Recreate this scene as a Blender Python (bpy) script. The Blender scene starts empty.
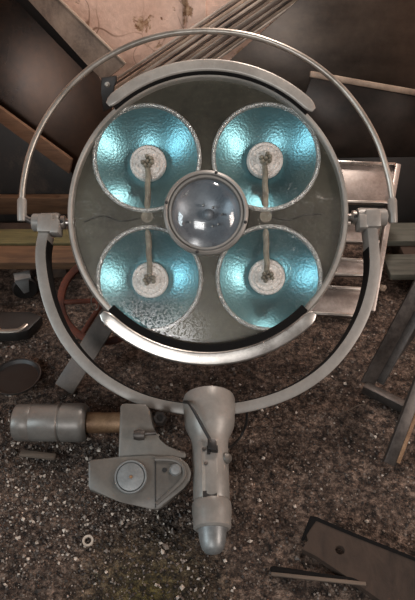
import bpy, bmesh, math, random
from mathutils import Vector, Matrix, noise
V = Vector
R = math.radians
rnd = random.Random(7)
scene = bpy.context.scene
COL = scene.collection

# ------------------------------------------------------------------ camera
F = 576.0
H = 0.96
PITCH = R(39)
CAM = V((0, 0, H))
FW = V((0, math.cos(PITCH), -math.sin(PITCH)))
UP = V((0, math.sin(PITCH), math.cos(PITCH)))
RT = V((1, 0, 0))
cd = bpy.data.cameras.new('camera')
cd.sensor_fit = 'VERTICAL'
cd.sensor_height = 24
cd.lens = F / 600 * 24
cd.clip_start = 0.02
cam = bpy.data.objects.new('camera', cd)
cam.location = CAM
cam.rotation_euler = (R(90) - PITCH, 0, 0)
COL.objects.link(cam)
scene.camera = cam


def ray(px, py):
    return (FW + RT * ((px - 207.5) / F) + UP * ((300 - py) / F)).normalized()


def hit(px, py, o, n):
    d = ray(px, py)
    return CAM + d * ((o - CAM).dot(n) / d.dot(n))


def at_z(px, py, z):
    return hit(px, py, V((0, 0, z)), V((0, 0, 1)))


def at_y(px, py, y):
    return hit(px, py, V((0, y, 0)), V((0, 1, 0)))


def depth(p):
    return (p - CAM).dot(FW)


def project(p):
    d = p - CAM
    z = d.dot(FW)
    return 207.5 + F * d.dot(RT) / z, 300 - F * d.dot(UP) / z


def lean(y0, y1, h=0.6):
    """plane leaning back from y0 at the floor to y1 at height h: (point, normal towards the viewer)"""
    d = V((0, y1 - y0, h)).normalized()
    return V((0, y0, 0)), V((0, -d.z, d.y))


# ------------------------------------------------------------------ mesh helpers
class MB:
    def __init__(self):
        self.bm = bmesh.new()

    def raw(self, verts, faces, mi=0):
        vs = [self.bm.verts.new(v) for v in verts]
        for f in faces:
            try:
                self.bm.faces.new([vs[i] for i in f]).material_index = mi
            except ValueError:
                pass
        return vs

    def sweep(self, pts, nrm, prof, cap=True, closed=False, sc=None):
        """profile (a, b): a along tangent x normal, b along the normal"""
        n = len(pts)
        rings = []
        for i, p in enumerate(pts):
            if closed:
                t = pts[(i + 1) % n] - pts[i - 1]
            else:
                t = pts[min(i + 1, n - 1)] - pts[max(i - 1, 0)]
            t.normalize()
            N = nrm(i) if callable(nrm) else nrm
            s = t.cross(N).normalized()
            b = s.cross(t).normalized()
            k = sc(i) if sc else 1.0
            rings.append([self.bm.verts.new(p + s * (a * k) + b * (c * k)) for a, c in prof])
        m = len(prof)
        for i in range(n if closed else n - 1):
            A, B = rings[i], rings[(i + 1) % n]
            for j in range(m):
                self.bm.faces.new((A[j], A[(j + 1) % m], B[(j + 1) % m], B[j]))
        if cap and not closed:
            self.bm.faces.new(rings[0][::-1])
            self.bm.faces.new(rings[-1])
        return self

    def tube(self, pts, r, seg=10, nrm=None):
        rr = r if callable(r) else (lambda i: r)
        n = len(pts)
        rings = []
        ref = None
        for i, p in enumerate(pts):
            t = (pts[min(i + 1, n - 1)] - pts[max(i - 1, 0)]).normalized()
            if ref is None:
                ref = t.orthogonal().normalized()
            ref = (ref - t * ref.dot(t)).normalized()
            b = t.cross(ref)
            q = rr(i)
            rings.append([self.bm.verts.new(p + (ref * math.cos(2 * math.pi * k / seg) + b * math.sin(2 * math.pi * k / seg)) * q) for k in range(seg)])
        for i in range(n - 1):
            for k in range(seg):
                self.bm.faces.new((rings[i][k], rings[i][(k + 1) % seg], rings[i + 1][(k + 1) % seg], rings[i + 1][k]))
        self.bm.faces.new(rings[0][::-1])
        self.bm.faces.new(rings[-1])
        return self

    def lathe(self, prof, o, ax, seg=64, closed=False):
        """prof: (radius, height along ax)"""
        ax = ax.normalized()
        u = ax.orthogonal().normalized()
        if abs(ax.x) < 0.9:
            u = (V((1, 0, 0)) - ax * ax.x).normalized()
        w = ax.cross(u)
        rings = []
        for r, h in prof:
            if r < 1e-6:
                rings.append([self.bm.verts.new(o + ax * h)])
            else:
                rings.append([self.bm.verts.new(o + ax * h + (u * math.cos(2 * math.pi * k / seg) + w * math.sin(2 * math.pi * k / seg)) * r) for k in range(seg)])
        m = len(rings)
        for i in range(m if closed else m - 1):
            A, B = rings[i], rings[(i + 1) % m]
            for k in range(seg):
                k2 = (k + 1) % seg
                if len(A) == 1 and len(B) == 1:
                    continue
                if len(A) == 1:
                    self.bm.faces.new((A[0], B[k2], B[k]))
                elif len(B) == 1:
                    self.bm.faces.new((A[k], A[k2], B[0]))
                else:
                    self.bm.faces.new((A[k], A[k2], B[k2], B[k]))
        return self

    def prism(self, pts, ext, bev=0.0, seg=2):
        """polygon pts (world) extruded by the vector ext"""
        n = len(pts)
        a = [self.bm.verts.new(p) for p in pts]
        b = [self.bm.verts.new(p + ext) for p in pts]
        fs = [self.bm.faces.new(a), self.bm.faces.new(b[::-1])]
        for i in range(n):
            fs.append(self.bm.faces.new((a[i], b[i], b[(i + 1) % n], a[(i + 1) % n])))
        if bev:
            es = list({e for f in fs for e in f.edges})
            bmesh.ops.bevel(self.bm, geom=es, offset=bev, segments=seg, affect='EDGES', profile=0.5)
        return self

    def box(self, o, ex, ey, ez, bev=0.0):
        """box centred at o with half-axis vectors ex, ey, ez"""
        return self.prism([o - ex - ey - ez, o + ex - ey - ez, o + ex + ey - ez, o - ex + ey - ez], ez * 2, bev)

    def beam(self, a, b, w, t, side, bev=0.0015):
        """rectangular bar from a to b, w wide along `side`, t thick"""
        d = (b - a)
        L = d.length / 2
        d.normalize()
        s = (side - d * side.dot(d)).normalized()
        k = d.cross(s)
        return self.box((a + b) / 2, d * L, s * (w / 2), k * (t / 2), bev)

    def build(self, name, mat, parent=None, sharp=35, smooth=True, face=None):
        bm = self.bm
        bmesh.ops.recalc_face_normals(bm, faces=bm.faces[:])
        if face is not None and sum(f.normal.dot(face) * f.calc_area() for f in bm.faces) < 0:
            bmesh.ops.reverse_faces(bm, faces=bm.faces[:])
        me = bpy.data.meshes.new(name)
        bm.to_mesh(me)
        bm.free()
        for m in (mat if isinstance(mat, (list, tuple)) else [mat]):
            me.materials.append(m)
        if smooth:
            me.shade_smooth()
            me.set_sharp_from_angle(angle=R(sharp))
        o = bpy.data.objects.new(name, me)
        COL.objects.link(o)
        if parent is not None:
            o.parent = parent
            o.matrix_parent_inverse = Matrix.Translation(-root_of(parent))
        return o


def root_of(o):
    """accumulated offset of a parent (all parents are only translated)"""
    return V(o['_base']) if '_base' in o else V((0, 0, 0))


def thing(name, label, cat, base, group=None):
    o = bpy.data.objects.new(name, None)
    o.empty_display_size = 0.05
    o.location = base
    COL.objects.link(o)
    o['_base'] = list(base)
    tag(o, label, cat, group)
    return o


def tag(o, label, cat, group=None):
    o['label'] = label
    o['category'] = cat
    if group:
        o['group'] = group
    return o


def struct(o):
    o['kind'] = 'structure'
    return o


def rrect(w, h, r, n=3):
    """rounded rectangle profile centred at 0"""
    out = []
    for cx, cy, a0 in ((w / 2 - r, h / 2 - r, 0), (-w / 2 + r, h / 2 - r, 90), (-w / 2 + r, -h / 2 + r, 180), (w / 2 - r, -h / 2 + r, 270)):
        for k in range(n + 1):
            a = R(a0 + 90 * k / n)
            out.append((cx + r * math.cos(a), cy + r * math.sin(a)))
    return out


def smooth_path(pts, n=8):
    """Catmull-Rom through pts"""
    out = []
    m = len(pts)
    for i in range(m - 1):
        p0, p1, p2, p3 = pts[max(i - 1, 0)], pts[i], pts[i + 1], pts[min(i + 2, m - 1)]
        for k in range(n):
            t = k / n
            out.append(0.5 * ((2 * p1) + (p2 - p0) * t + (2 * p0 - 5 * p1 + 4 * p2 - p3) * t * t + (3 * p1 - p0 - 3 * p2 + p3) * t ** 3))
    out.append(pts[-1].copy())
    return out


# ------------------------------------------------------------------ materials
def lin(c):
    return tuple(((x / 255) / 12.92 if x / 255 <= 0.04045 else ((x / 255 + 0.055) / 1.055) ** 2.4) for x in c) + (1,)


class NT:
    def __init__(self, name):
        self.m = bpy.data.materials.new(name)
        self.m.use_nodes = True
        self.t = self.m.node_tree
        self.t.nodes.clear()
        self.out = self.t.nodes.new('ShaderNodeOutputMaterial')
        self.tc = self.t.nodes.new('ShaderNodeTexCoord')

    def n(self, ty, **kw):
        nd = self.t.nodes.new(ty)
        for k, v in kw.items():
            if k in nd.inputs:
                if isinstance(v, bpy.types.NodeSocket):
                    self.t.links.new(v, nd.inputs[k])
                else:
                    nd.inputs[k].default_value = v
            else:
                setattr(nd, k, v)
        return nd

    def link(self, a, b):
        self.t.links.new(a, b)

    def coord(self, scale=(1, 1, 1), rot=(0, 0, 0)):
        mp = self.n('ShaderNodeMapping')
        self.link(self.tc.outputs['Object'], mp.inputs['Vector'])
        mp.inputs['Scale'].default_value = scale
        mp.inputs['Rotation'].default_value = rot
        return mp.outputs['Vector']

    def noise(self, scale, detail=4, rough=0.55, vec=None, dist=0.0):
        nd = self.n('ShaderNodeTexNoise', Scale=scale, Detail=detail, Roughness=rough, Distortion=dist)
        self.link(vec or self.tc.outputs['Object'], nd.inputs['Vector'])
        return nd.outputs['Fac']

    def voro(self, scale, feature='F1', vec=None, out='Distance'):
        nd = self.n('ShaderNodeTexVoronoi', Scale=scale)
        nd.feature = feature
        self.link(vec or self.tc.outputs['Object'], nd.inputs['Vector'])
        return nd.outputs[out]

    def ramp(self, fac, stops):
        nd = self.n('ShaderNodeValToRGB')
        cr = nd.color_ramp
        while len(cr.elements) < len(stops):
            cr.elements.new(0.5)
        for e, (p, c) in zip(cr.elements, stops):
            e.position = p
            e.color = c if len(c) == 4 else tuple(c) + (1,)
        self.link(fac, nd.inputs['Fac'])
        return nd.outputs['Color']

    def mix(self, fac, a, b, mode='MIX'):
        nd = self.n('ShaderNodeMix')
        nd.data_type = 'RGBA'
        nd.blend_type = mode
        for s, v in ((nd.inputs[0], fac), (nd.inputs[6], a), (nd.inputs[7], b)):
            if isinstance(v, bpy.types.NodeSocket):
                self.link(v, s)
            else:
                s.default_value = v
        return nd.outputs[2]

    def math(self, op, a, b=0.0):
        nd = self.n('ShaderNodeMath', operation=op)
        for s, v in ((nd.inputs[0], a), (nd.inputs[1], b)):
            if isinstance(v, bpy.types.NodeSocket):
                self.link(v, s)
            else:
                s.default_value = v
        return nd.outputs[0]

    def bump(self, h, strength=0.3, dist=0.002, normal=None):
        nd = self.n('ShaderNodeBump', Strength=strength, Distance=dist)
        self.link(h, nd.inputs['Height'])
        if normal is not None:
            self.link(normal, nd.inputs['Normal'])
        return nd.outputs['Normal']

    def bsdf(self, col, rough=0.5, metal=0.0, normal=None, spec=0.5):
        b = self.n('ShaderNodeBsdfPrincipled')
        for k, v in (('Base Color', col), ('Roughness', rough), ('Metallic', metal), ('Specular IOR Level', spec)):
            if isinstance(v, bpy.types.NodeSocket):
                self.link(v, b.inputs[k])
            else:
                b.inputs[k].default_value = v
        if normal is not None:
            self.link(normal, b.inputs['Normal'])
        self.link(b.outputs[0], self.out.inputs['Surface'])
        return b


def worn_metal(name, base, dark, rough=0.4, metal=0.8, scale=9, stretch=(1, 1, 1), bump=0.08, lo=0.35, hi=0.7, spec=0.5):
    t = NT(name)
    v = t.coord(stretch)
    n1 = t.noise(scale, 6, 0.6, v)
    n2 = t.noise(scale * 14, 4, 0.7)
    f = t.math('MULTIPLY_ADD', n2, 0.35)
    t.t.nodes[-1].inputs[2].default_value = -0.17
    f2 = t.math('ADD', n1, f)
    c = t.ramp(f2, [(lo, lin(dark)), (hi, lin(base))])
    rg = t.math('MULTIPLY_ADD', n1, 0.3)
    t.t.nodes[-1].inputs[2].default_value = rough - 0.15
    t.bsdf(c, rg, metal, t.bump(n2, bump, 0.002), spec)
    return t.m


def wood(name, base, dark, ax=(1.5, 14, 14), rough=0.75):
    t = NT(name)
    v = t.coord(ax)
    n1 = t.noise(6, 6, 0.65, v, 0.6)
    n2 = t.noise(7, 3, 0.5)
    c = t.ramp(t.math('MULTIPLY_ADD', n2, 0.5), [(0.45, lin(dark)), (0.95, lin(base))])
    t.t.nodes[-2].inputs[2].default_value = 0.0
    m = t.t.nodes[-2]
    m.inputs[1].default_value = 0.6
    t.link(n1, m.inputs[2])
    t.bsdf(c, rough, 0, t.bump(n1, 0.5, 0.002), 0.3)
    return t.m


M = {}
M['paint'] = worn_metal('grey_enamel', (134, 130, 125), (112, 108, 103), 0.42, 0.2, 10, bump=0.04)
M['paint_dark'] = worn_metal('grey_enamel_dark', (98, 94, 88), (78, 74, 70), 0.45, 0.2, 10, bump=0.05)  # low light on the bracket is put into this darker grey
M['paint_mid'] = worn_metal('grey_enamel_mid', (116, 112, 107), (92, 88, 84), 0.4, 0.25, 10, bump=0.05)  # some of the shade on the counterweight is put into this tone
M['bright'] = worn_metal('bright_steel', (205, 200, 194), (158, 152, 146), 0.3, 0.9, 12, bump=0.03)
M['chrome'] = worn_metal('old_chrome', (176, 170, 162), (130, 124, 116), 0.36, 0.75, 10, bump=0.02)
M['alu'] = worn_metal('aluminium', (178, 168, 162), (128, 118, 112), 0.42, 0.6, 10, bump=0.05)
M['dull_steel'] = worn_metal('dull_steel', (140, 142, 142), (108, 110, 110), 0.45, 0.5, 20)
M['shade_strip'] = worn_metal('shade_black', (14, 12, 11), (7, 6, 6), 0.85, 0.0, 20, spec=0.15)  # flat black for shade that is built as strips
M['prop'] = worn_metal('prop_steel', (88, 78, 70), (58, 50, 45), 0.55, 0.1, 10)
M['rim'] = worn_metal('rim_enamel', (160, 155, 148), (132, 127, 121), 0.38, 0.3, 12, bump=0.03)
M['black'] = worn_metal('black_rubber', (28, 26, 25), (12, 11, 11), 0.5, 0.0, 12)
M['dark_steel'] = worn_metal('dark_steel', (88, 82, 78), (40, 36, 34), 0.45, 0.55, 8, bump=0.1)
M['rust'] = worn_metal('rusty_steel', (104, 50, 30), (48, 22, 15), 0.75, 0.1, 16, bump=0.4)
M['rust_shaft'] = worn_metal('rusted_shaft', (150, 120, 92), (88, 62, 42), 0.5, 0.4, 22, bump=0.25)
M['beam'] = worn_metal('channel_steel', (134, 118, 104), (84, 70, 60), 0.6, 0.2, 9, (2, 2, 1), 0.15)
M['strip'] = worn_metal('strip_steel', (190, 176, 163), (126, 114, 104), 0.45, 0.3, 8, bump=0.08)
M['strip_brown'] = worn_metal('strip_brown', (98, 82, 70), (42, 34, 29), 0.5, 0.3, 8, bump=0.12)
M['sheet_left'] = worn_metal('brown_sheet', (62, 40, 25), (24, 15, 10), 0.3, 0.6, 4, (1, 1, 0.6), 0.05, 0.3, 0.75)
M['sheet_right'] = worn_metal('grey_brown_sheet', (72, 61, 52), (36, 29, 25), 0.32, 0.6, 3.5, (0.7, 1, 2.4), 0.05, 0.3, 0.75)
M['sheet_low'] = worn_metal('dark_brown_sheet', (52, 42, 36), (22, 18, 15), 0.36, 0.5, 5, (1, 1, 1.5), 0.06)
M['smudged'] = worn_metal('smudged_panel', (60, 50, 42), (14, 12, 10), 0.55, 0.0, 16, (1, 1, 0.6), 0.1, 0.5, 0.72)
M['edge'] = worn_metal('pale_edge', (165, 147, 130), (120, 104, 90), 0.5, 0.2, 16)
M['wood_brown'] = wood('brown_wood', (96, 72, 52), (44, 30, 22))
M['wood_green'] = wood('greenish_wood', (92, 86, 56), (42, 38, 26))
M['wood_grey'] = wood('grey_wood', (84, 84, 76), (44, 43, 38))
M['lath'] = wood('grey_lath', (96, 84, 74), (52, 44, 38))
M['wood_dark'] = wood('dark_wood', (60, 47, 39), (30, 23, 19), (6, 3, 6), 0.85)
M['batten'] = wood('batten_wood', (112, 84, 64), (66, 48, 36))
M['pale'] = worn_metal('pale_chip', (190, 180, 168), (140, 128, 116), 0.7, 0, 30)
M['rod'] = worn_metal('dusty_ceramic', (150, 142, 126), (100, 92, 80), 0.85, 0, 60, bump=0.4)


def mat_floor():
    t = NT('gritty_floor')
    big = t.noise(3.2, 5, 0.6)
    clump = t.noise(26, 4, 0.6)
    mid = t.noise(95, 8, 0.72)
    fine = t.noise(420, 5, 0.75)
    vor = t.voro(260)
    vcol = t.voro(260, out='Color')
    sep = t.n('ShaderNodeSeparateColor')
    t.link(vcol, sep.inputs[0])
    base = t.ramp(mid, [(0.38, lin((24, 18, 16))), (0.5, lin((90, 75, 66))), (0.63, lin((150, 133, 121)))])
    base = t.mix(0.75, base, t.ramp(fine, [(0.3, (0.22, 0.2, 0.19, 1)), (0.75, (1.5, 1.46, 1.42, 1))]), 'MULTIPLY')
    base = t.mix(t.ramp(big, [(0.35, (0, 0, 0, 1)), (0.65, (0.5, 0.5, 0.5, 1))]), base, t.mix(1.0, base, (0.62, 0.56, 0.52, 1), 'MULTIPLY'))
    base = t.mix(0.8, base, t.ramp(clump, [(0.36, (0.5, 0.46, 0.44, 1)), (0.52, (1.0, 1.0, 1.0, 1)), (0.66, (1.7, 1.66, 1.62, 1))]), 'MULTIPLY')
    # scattered light grains
    g = t.math('GREATER_THAN', sep.outputs[0], 0.86)
    d = t.math('LESS_THAN', vor, 0.42)
    base = t.mix(t.math('MULTIPLY', t.math('MULTIPLY', t.math('MULTIPLY', g, d), t.ramp(t.noise(14, 3), [(0.48, (0, 0, 0, 1)), (0.62, (1, 1, 1, 1))])), 0.7), base, lin((150, 138, 126)))
    # patch tinted dark green near the foot of the lamp arm
    mp = t.coord()
    vm = t.n('ShaderNodeVectorMath', operation='DISTANCE')
    t.link(mp, vm.inputs[0])
    vm.inputs[1].default_value = (-0.095, 0.42, 0)
    dd = t.math('ADD', vm.outputs['Value'], t.math('MULTIPLY', mid, 0.08))
    al = t.ramp(dd, [(0.05, (1, 1, 1, 1)), (0.2, (0, 0, 0, 1))])
    base = t.mix(al, base, t.mix(1.0, base, (0.42, 0.5, 0.14, 1), 'MULTIPLY'))
    h = t.math('ADD', t.math('MULTIPLY_ADD', mid, 1.2), t.math('ADD', t.math('MULTIPLY', fine, 0.8), t.math('MULTIPLY', vor, 0.5)))
    t.t.links.new(t.math('MULTIPLY', clump, 1.6), [n for n in t.t.nodes if n.type == 'MATH' and n.operation == 'MULTIPLY_ADD'][-1].inputs[2])
    t.bsdf(base, 0.72, 0, t.bump(h, 1.0, 0.008), 0.3)
    return t.m


def mat_wall():
    t = NT('peeling_wall')
    big = t.noise(4, 5, 0.6)
    mid = t.noise(11, 7, 0.62, t.coord((1, 1, 0.75)), 0.5)
    fine = t.noise(60, 5, 0.7)
    base = t.ramp(big, [(0.3, lin((206, 172, 154))), (0.7, lin((234, 206, 190)))])
    base = t.mix(0.35, base, t.ramp(fine, [(0.3, (0.55, 0.5, 0.46, 1)), (0.7, (1.1, 1.1, 1.1, 1))]), 'MULTIPLY')
    peel = t.ramp(mid, [(0.60, (0, 0, 0, 1)), (0.63, (1, 1, 1, 1))])
    under = t.ramp(fine, [(0.35, lin((104, 60, 28))), (0.65, lin((196, 168, 140)))])
    base = t.mix(peel, base, under)
    cr = t.voro(9, 'DISTANCE_TO_EDGE', t.mix(0.25, t.coord((1.2, 1, 0.8)), t.n('ShaderNodeTexNoise', Scale=9.0).outputs['Color']))
    crk = t.ramp(cr, [(0.004, (0.75, 0.75, 0.75, 1)), (0.018, (0, 0, 0, 1))])
    crk = t.mix(1.0, crk, t.ramp(t.noise(6, 2), [(0.45, (0, 0, 0, 1)), (0.6, (1, 1, 1, 1))]), 'MULTIPLY')
    base = t.mix(crk, base, lin((110, 74, 50)))
    t.bsdf(base, 0.8, 0, t.bump(t.math('ADD', t.math('MULTIPLY', peel, -0.6), fine), 0.5, 0.004), 0.25)
    return t.m


def mat_reflector():
    t = NT('dichroic_reflector')
    f = t.voro(230, 'SMOOTH_F1')
    n = t.noise(420, 3, 0.6)
    b = t.noise(5, 4, 0.6)
    c = t.ramp(b, [(0.3, lin((76, 126, 137))), (0.7, lin((118, 168, 177)))])
    rg = t.math('MULTIPLY_ADD', n, 0.16)
    t.t.nodes[-1].inputs[2].default_value = 0.26
    h = t.math('ADD', f, t.math('MULTIPLY', n, 0.25))
    t.bsdf(c, rg, 0.92, t.bump(h, 0.14, 0.003))
    return t.m


def mat_sparkle(name, c1, c2, sc=260, metal=0.7, rough=0.3):
    t = NT(name)
    f = t.voro(sc)
    n = t.noise(sc * 1.2, 3, 0.7)
    c = t.ramp(n, [(0.3, lin(c1)), (0.7, lin(c2))])
    t.bsdf(c, rough, metal, t.bump(t.math('ADD', f, n), 0.9, 0.003))
    return t.m


def schlick(t, nrm=None, f0=0.047):
    """reflectance of a thin pane, the same from both sides"""
    g = t.n('ShaderNodeNewGeometry')
    d = t.n('ShaderNodeVectorMath', operation='DOT_PRODUCT')
    t.link(g.outputs['Incoming'], d.inputs[0])
    t.link(nrm if nrm is not None else g.outputs['Normal'], d.inputs[1])
    c = t.math('SUBTRACT', 1.0, t.math('ABSOLUTE', d.outputs['Value']))
    c = t.math('POWER', c, 5.0)
    return t.math('ADD', t.math('MULTIPLY', c, 1 - f0), f0)


def mat_glass():
    """flat cover pane, clear above and beaded with dried drops lower down, with a film of dust"""
    t = NT('beaded_glass')
    sep = t.n('ShaderNodeSeparateXYZ')
    t.link(t.tc.outputs['Object'], sep.inputs[0])
    low = t.ramp(t.math('ADD', sep.outputs['Z'], t.math('MULTIPLY', t.noise(9, 3), 0.12)), [(0.28, (1, 1, 1, 1)), (0.46, (0.1, 0.1, 0.1, 1))])
    v = t.coord((1, 0.8, 1))
    drop = t.ramp(t.voro(270, 'SMOOTH_F1', v), [(0.0, (1, 1, 1, 1)), (0.38, (0, 0, 0, 1))])
    h = t.math('MULTIPLY', drop, low)
    nrm = t.bump(h, 0.8, 0.004)
    fr = schlick(t, nrm)
    gl = t.n('ShaderNodeBsdfGlossy', Roughness=0.16, Color=(1, 1, 1, 1))
    t.link(nrm, gl.inputs['Normal'])
    tr = t.n('ShaderNodeBsdfTransparent', Color=(0.96, 0.97, 0.97, 1))
    df = t.n('ShaderNodeBsdfDiffuse', Color=lin((150, 140, 124)))
    m1 = t.n('ShaderNodeMixShader')
    dust = t.ramp(t.noise(16, 6, 0.7), [(0.3, (0.01, 0.01, 0.01, 1)), (0.75, (0.08, 0.08, 0.08, 1))])
    t.link(dust, m1.inputs[0])
    t.link(tr.outputs[0], m1.inputs[1])
    t.link(df.outputs[0], m1.inputs[2])
    m2 = t.n('ShaderNodeMixShader')
    t.link(fr, m2.inputs[0])
    t.link(m1.outputs[0], m2.inputs[1])
    t.link(gl.outputs[0], m2.inputs[2])
    t.link(m2.outputs[0], t.out.inputs['Surface'])
    return t.m


def mat_lens():
    t = NT('lens_glass')
    fr = schlick(t, None, 0.053)
    gl = t.n('ShaderNodeBsdfGlossy', Roughness=0.12, Color=(1, 1, 1, 1))
    tr = t.n('ShaderNodeBsdfTransparent', Color=(0.85, 0.89, 0.92, 1))
    m2 = t.n('ShaderNodeMixShader')
    t.link(fr, m2.inputs[0])
    t.link(tr.outputs[0], m2.inputs[1])
    t.link(gl.outputs[0], m2.inputs[2])
    t.link(m2.outputs[0], t.out.inputs['Surface'])
    return t.m


M['floor'] = mat_floor()
M['wall'] = mat_wall()
M['reflector'] = mat_reflector()
M['flange'] = mat_sparkle('sparkling_flange', (150, 150, 148), (225, 224, 220))
M['frost'] = mat_sparkle('frosted_disc', (196, 186, 178), (244, 236, 230), 190, 0.0, 0.6)
M['glass'] = mat_glass()
M['lens'] = mat_lens()
M['plate'] = worn_metal('olive_plate', (80, 77, 66), (54, 52, 45), 0.4, 0.6, 7, bump=0.06)
M['bowl'] = worn_metal('smoky_bowl', (136, 138, 140), (100, 103, 107), 0.3, 0.1, 14, bump=0.05)

# ------------------------------------------------------------------ the setting
WALL_Y = 1.92
b = MB()
NX, NY = 330, 280
x0, x1, y0, y1 = -1.5, 1.5, -0.4, WALL_Y
verts, faces = [], []
for j in range(NY + 1):
    for i in range(NX + 1):
        x = x0 + (x1 - x0) * i / NX
        y = y0 + (y1 - y0) * j / NY
        z = noise.noise(V((x * 9, y * 9, 0))) * 0.004 + noise.noise(V((x * 34, y * 34, 3))) * 0.003 - 0.006
        verts.append(V((x, y, z)))
for j in range(NY):
    for i in range(NX):
        a = j * (NX + 1) + i
        faces.append((a, a + 1, a + NX + 2, a + NX + 1))
b.raw(verts, faces)
struct(b.build('floor', M['floor'], sharp=80))
b = MB()
b.box(V((0, WALL_Y + 0.06, 1.2)), V((1.5, 0, 0)), V((0, 0.06, 0)), V((0, 0, 1.25)))
struct(b.build('wall_back', M['wall'], smooth=False))
p0, p1 = at_y(186, 0, WALL_Y), at_y(206, 0, WALL_Y)
b = MB()
b.box(V(((p0.x + p1.x) / 2, WALL_Y - 0.009, 1.2)), V(((p1.x - p0.x) / 2, 0, 0)), V((0, 0.009, 0)), V((0, 0, 1.2)), 0.003)
struct(b.build('trim_1', M['wall']))

for nm, xw in (('shading_wall_left', -1.05), ('shading_wall_right', 1.05)):  # unseen part-walls added to block the side lights
    b = MB()
    k = 1 if xw > 0 else -1
    ya = 0.75 if k > 0 else 0.6
    b.box(V((xw + 0.06 * k, (ya + WALL_Y) / 2, 1.2)), V((0.06, 0, 0)), V((0, (WALL_Y - ya) / 2, 0)), V((0, 0, 1.25)))
    struct(b.build(nm, M['wall'], smooth=False))

# ------------------------------------------------------------------ the surgical lamp
C = CAM + ray(208, 214) * 1.2
TILT = R(8)
view = (CAM - C).normalized()
elev = math.asin(view.z) + TILT
N = V((0, -math.cos(elev), math.sin(elev)))          # dish normal
EU = V((1, 0, 0))
EV = N.cross(EU).normalized()                       # "up" in the dish plane
U = depth(C) / F                                    # metres per pixel at the dish centre
HUB = at_z(209, 402, 0.10)
YD = (HUB - C)
YD.x = 0
YN = V((0, YD.z, -YD.y)).normalized()
if YN.dot(view) < 0:
    YN = -YN
LAMP = thing('surgical_lamp', 'large grey round surgical lamp with four blue reflectors lying tilted on the gritty floor', 'lamp', (HUB.x, HUB.y, 0))


def dp(px, py, h=0.0):
    return hit(px, py, C + N * h, N)


def dloc(u, v, h=0.0):
    return C + EU * u + EV * v + N * h


RD = 142 * U
# housing shell
b = MB()
b.lathe([(RD * 0.985, 0.002), (RD * 0.985, -0.03), (RD * 0.96, -0.06), (RD * 0.82, -0.095), (RD * 0.5, -0.12), (0, -0.125)], C, N, 96)
housing = b.build('housing', M['paint_dark'], LAMP)
# rim
b = MB()
b.lathe([(RD * 0.945, 0.004), (RD * 0.948, 0.013), (RD * 0.955, 0.015), (RD * 0.972, 0.015), (RD * 0.978, 0.012), (RD * 1.0, -0.012), (RD * 1.004, -0.024), (RD * 0.99, -0.03), (RD * 0.945, -0.03)], C, N, 128, closed=True)
b.build('rim', M['rim'], LAMP)

REFS = [(147, 158, 54, 148, 163), (266, 157, 54, 265, 160), (149.5, 279, 53, 150, 280), (269, 278, 53, 267, 277)]
# face plate with four openings
bm = bmesh.new()
hp = -0.006


def loop(cx, r, n):
    vs = [bm.verts.new(cx + (EU * math.cos(2 * math.pi * k / n) + EV * math.sin(2 * math.pi * k / n)) * r) for k in range(n)]
    return [bm.edges.new((vs[k], vs[(k + 1) % n])) for k in range(n)]


es = loop(C + N * hp, RD * 0.975, 96)
refc = []
for cx, cy, r, fx, fy in REFS:
    c = dp(cx, cy, hp)
    rr = r * depth(c) / F
    refc.append((c, rr))
    es += loop(c, rr * 0.99, 64)
es += loop(dp(206, 214, hp), 42 * U * 0.82, 48)
bmesh.ops.triangle_fill(bm, use_beauty=True, use_dissolve=False, edges=es)
mb = MB()
mb.bm.free()
mb.bm = bm
mb.build('face_plate', M['plate'], LAMP, smooth=False)

# reflectors
for (c, rr), (cx, cy, r, fx, fy) in zip(refc, REFS):
    b = MB()
    D = rr * 0.37
    prof = []
    for k in range(25):
        q = 1 - k / 24
        prof.append((rr * 0.96 * q if k < 24 else 0, -D * (1 - q * q) + 0.0))
    b.lathe(prof, c + N * 0.001, N, 96)
    ref = b.build('reflector', M['reflector'], LAMP)
    ref['label'] = 'concave blue mirrored reflector'
    b = MB()
    b.lathe([(rr * 0.93, 0.0), (rr * 0.95, 0.005), (rr * 0.985, 0.006), (rr * 1.01, 0.003), (rr * 1.01, -0.002), (rr * 0.93, -0.002)], c, N, 96, closed=True)
    b.build('flange', M['flange'], ref)
    fc = dp(fx, fy, hp - D + 0.02)
    b = MB()
    s = 18.5 * U
    b.lathe([(s, -0.012), (s, 0.0), (s * 0.93, 0.004), (s * 0.8, 0.003), (s * 0.72, 0.007), (s * 0.5, 0.006), (s * 0.4, 0.010), (s * 0.2, 0.009), (0, 0.010)], fc, N, 48)
    b.build('frosted_disc', M['frost'], ref)
    # bulb base: a clump of pins at the disc centre
    b = MB()
    for k in range(7):
        a = k * 0.9 + cx
        q = 0 if k == 0 else 0.0095
        p = fc + EU * math.cos(a) * q + EV * math.sin(a) * q + N * 0.008
        b.lathe([(0, 0), (0.0045, 0.0), (0.0045, 0.012), (0.002, 0.017), (0, 0.017)], p, N, 10)
    b.build('bulb_base', M['rod'], ref)
# bulb-carrying rods and their nodes
for nx, tops in ((147.5, (0, 2)), (265.5, (1, 3))):
    nd = dp(nx, 217, -0.012)
    b = MB()
    b.lathe([(0, -0.008), (7 * U, -0.008), (7.5 * U, 0), (6 * U, 0.006), (0, 0.007)], nd, N, 24)
    node = b.build('rod_node', M['rod'], LAMP)
    for k in tops:
        fx, fy = REFS[k][3], REFS[k][4]
        e = dp(fx, fy, -0.02)
        b = MB()
        n = 9
        pts = [nd.lerp(e, q / n) + EU * 0.0008 * math.sin(q * 2.1) for q in range(n + 1)]
        b.tube(pts, lambda i: U * (3.4 - 0.7 * i / 9), 12)
        b.build('rod', M['rod'], node)
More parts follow.
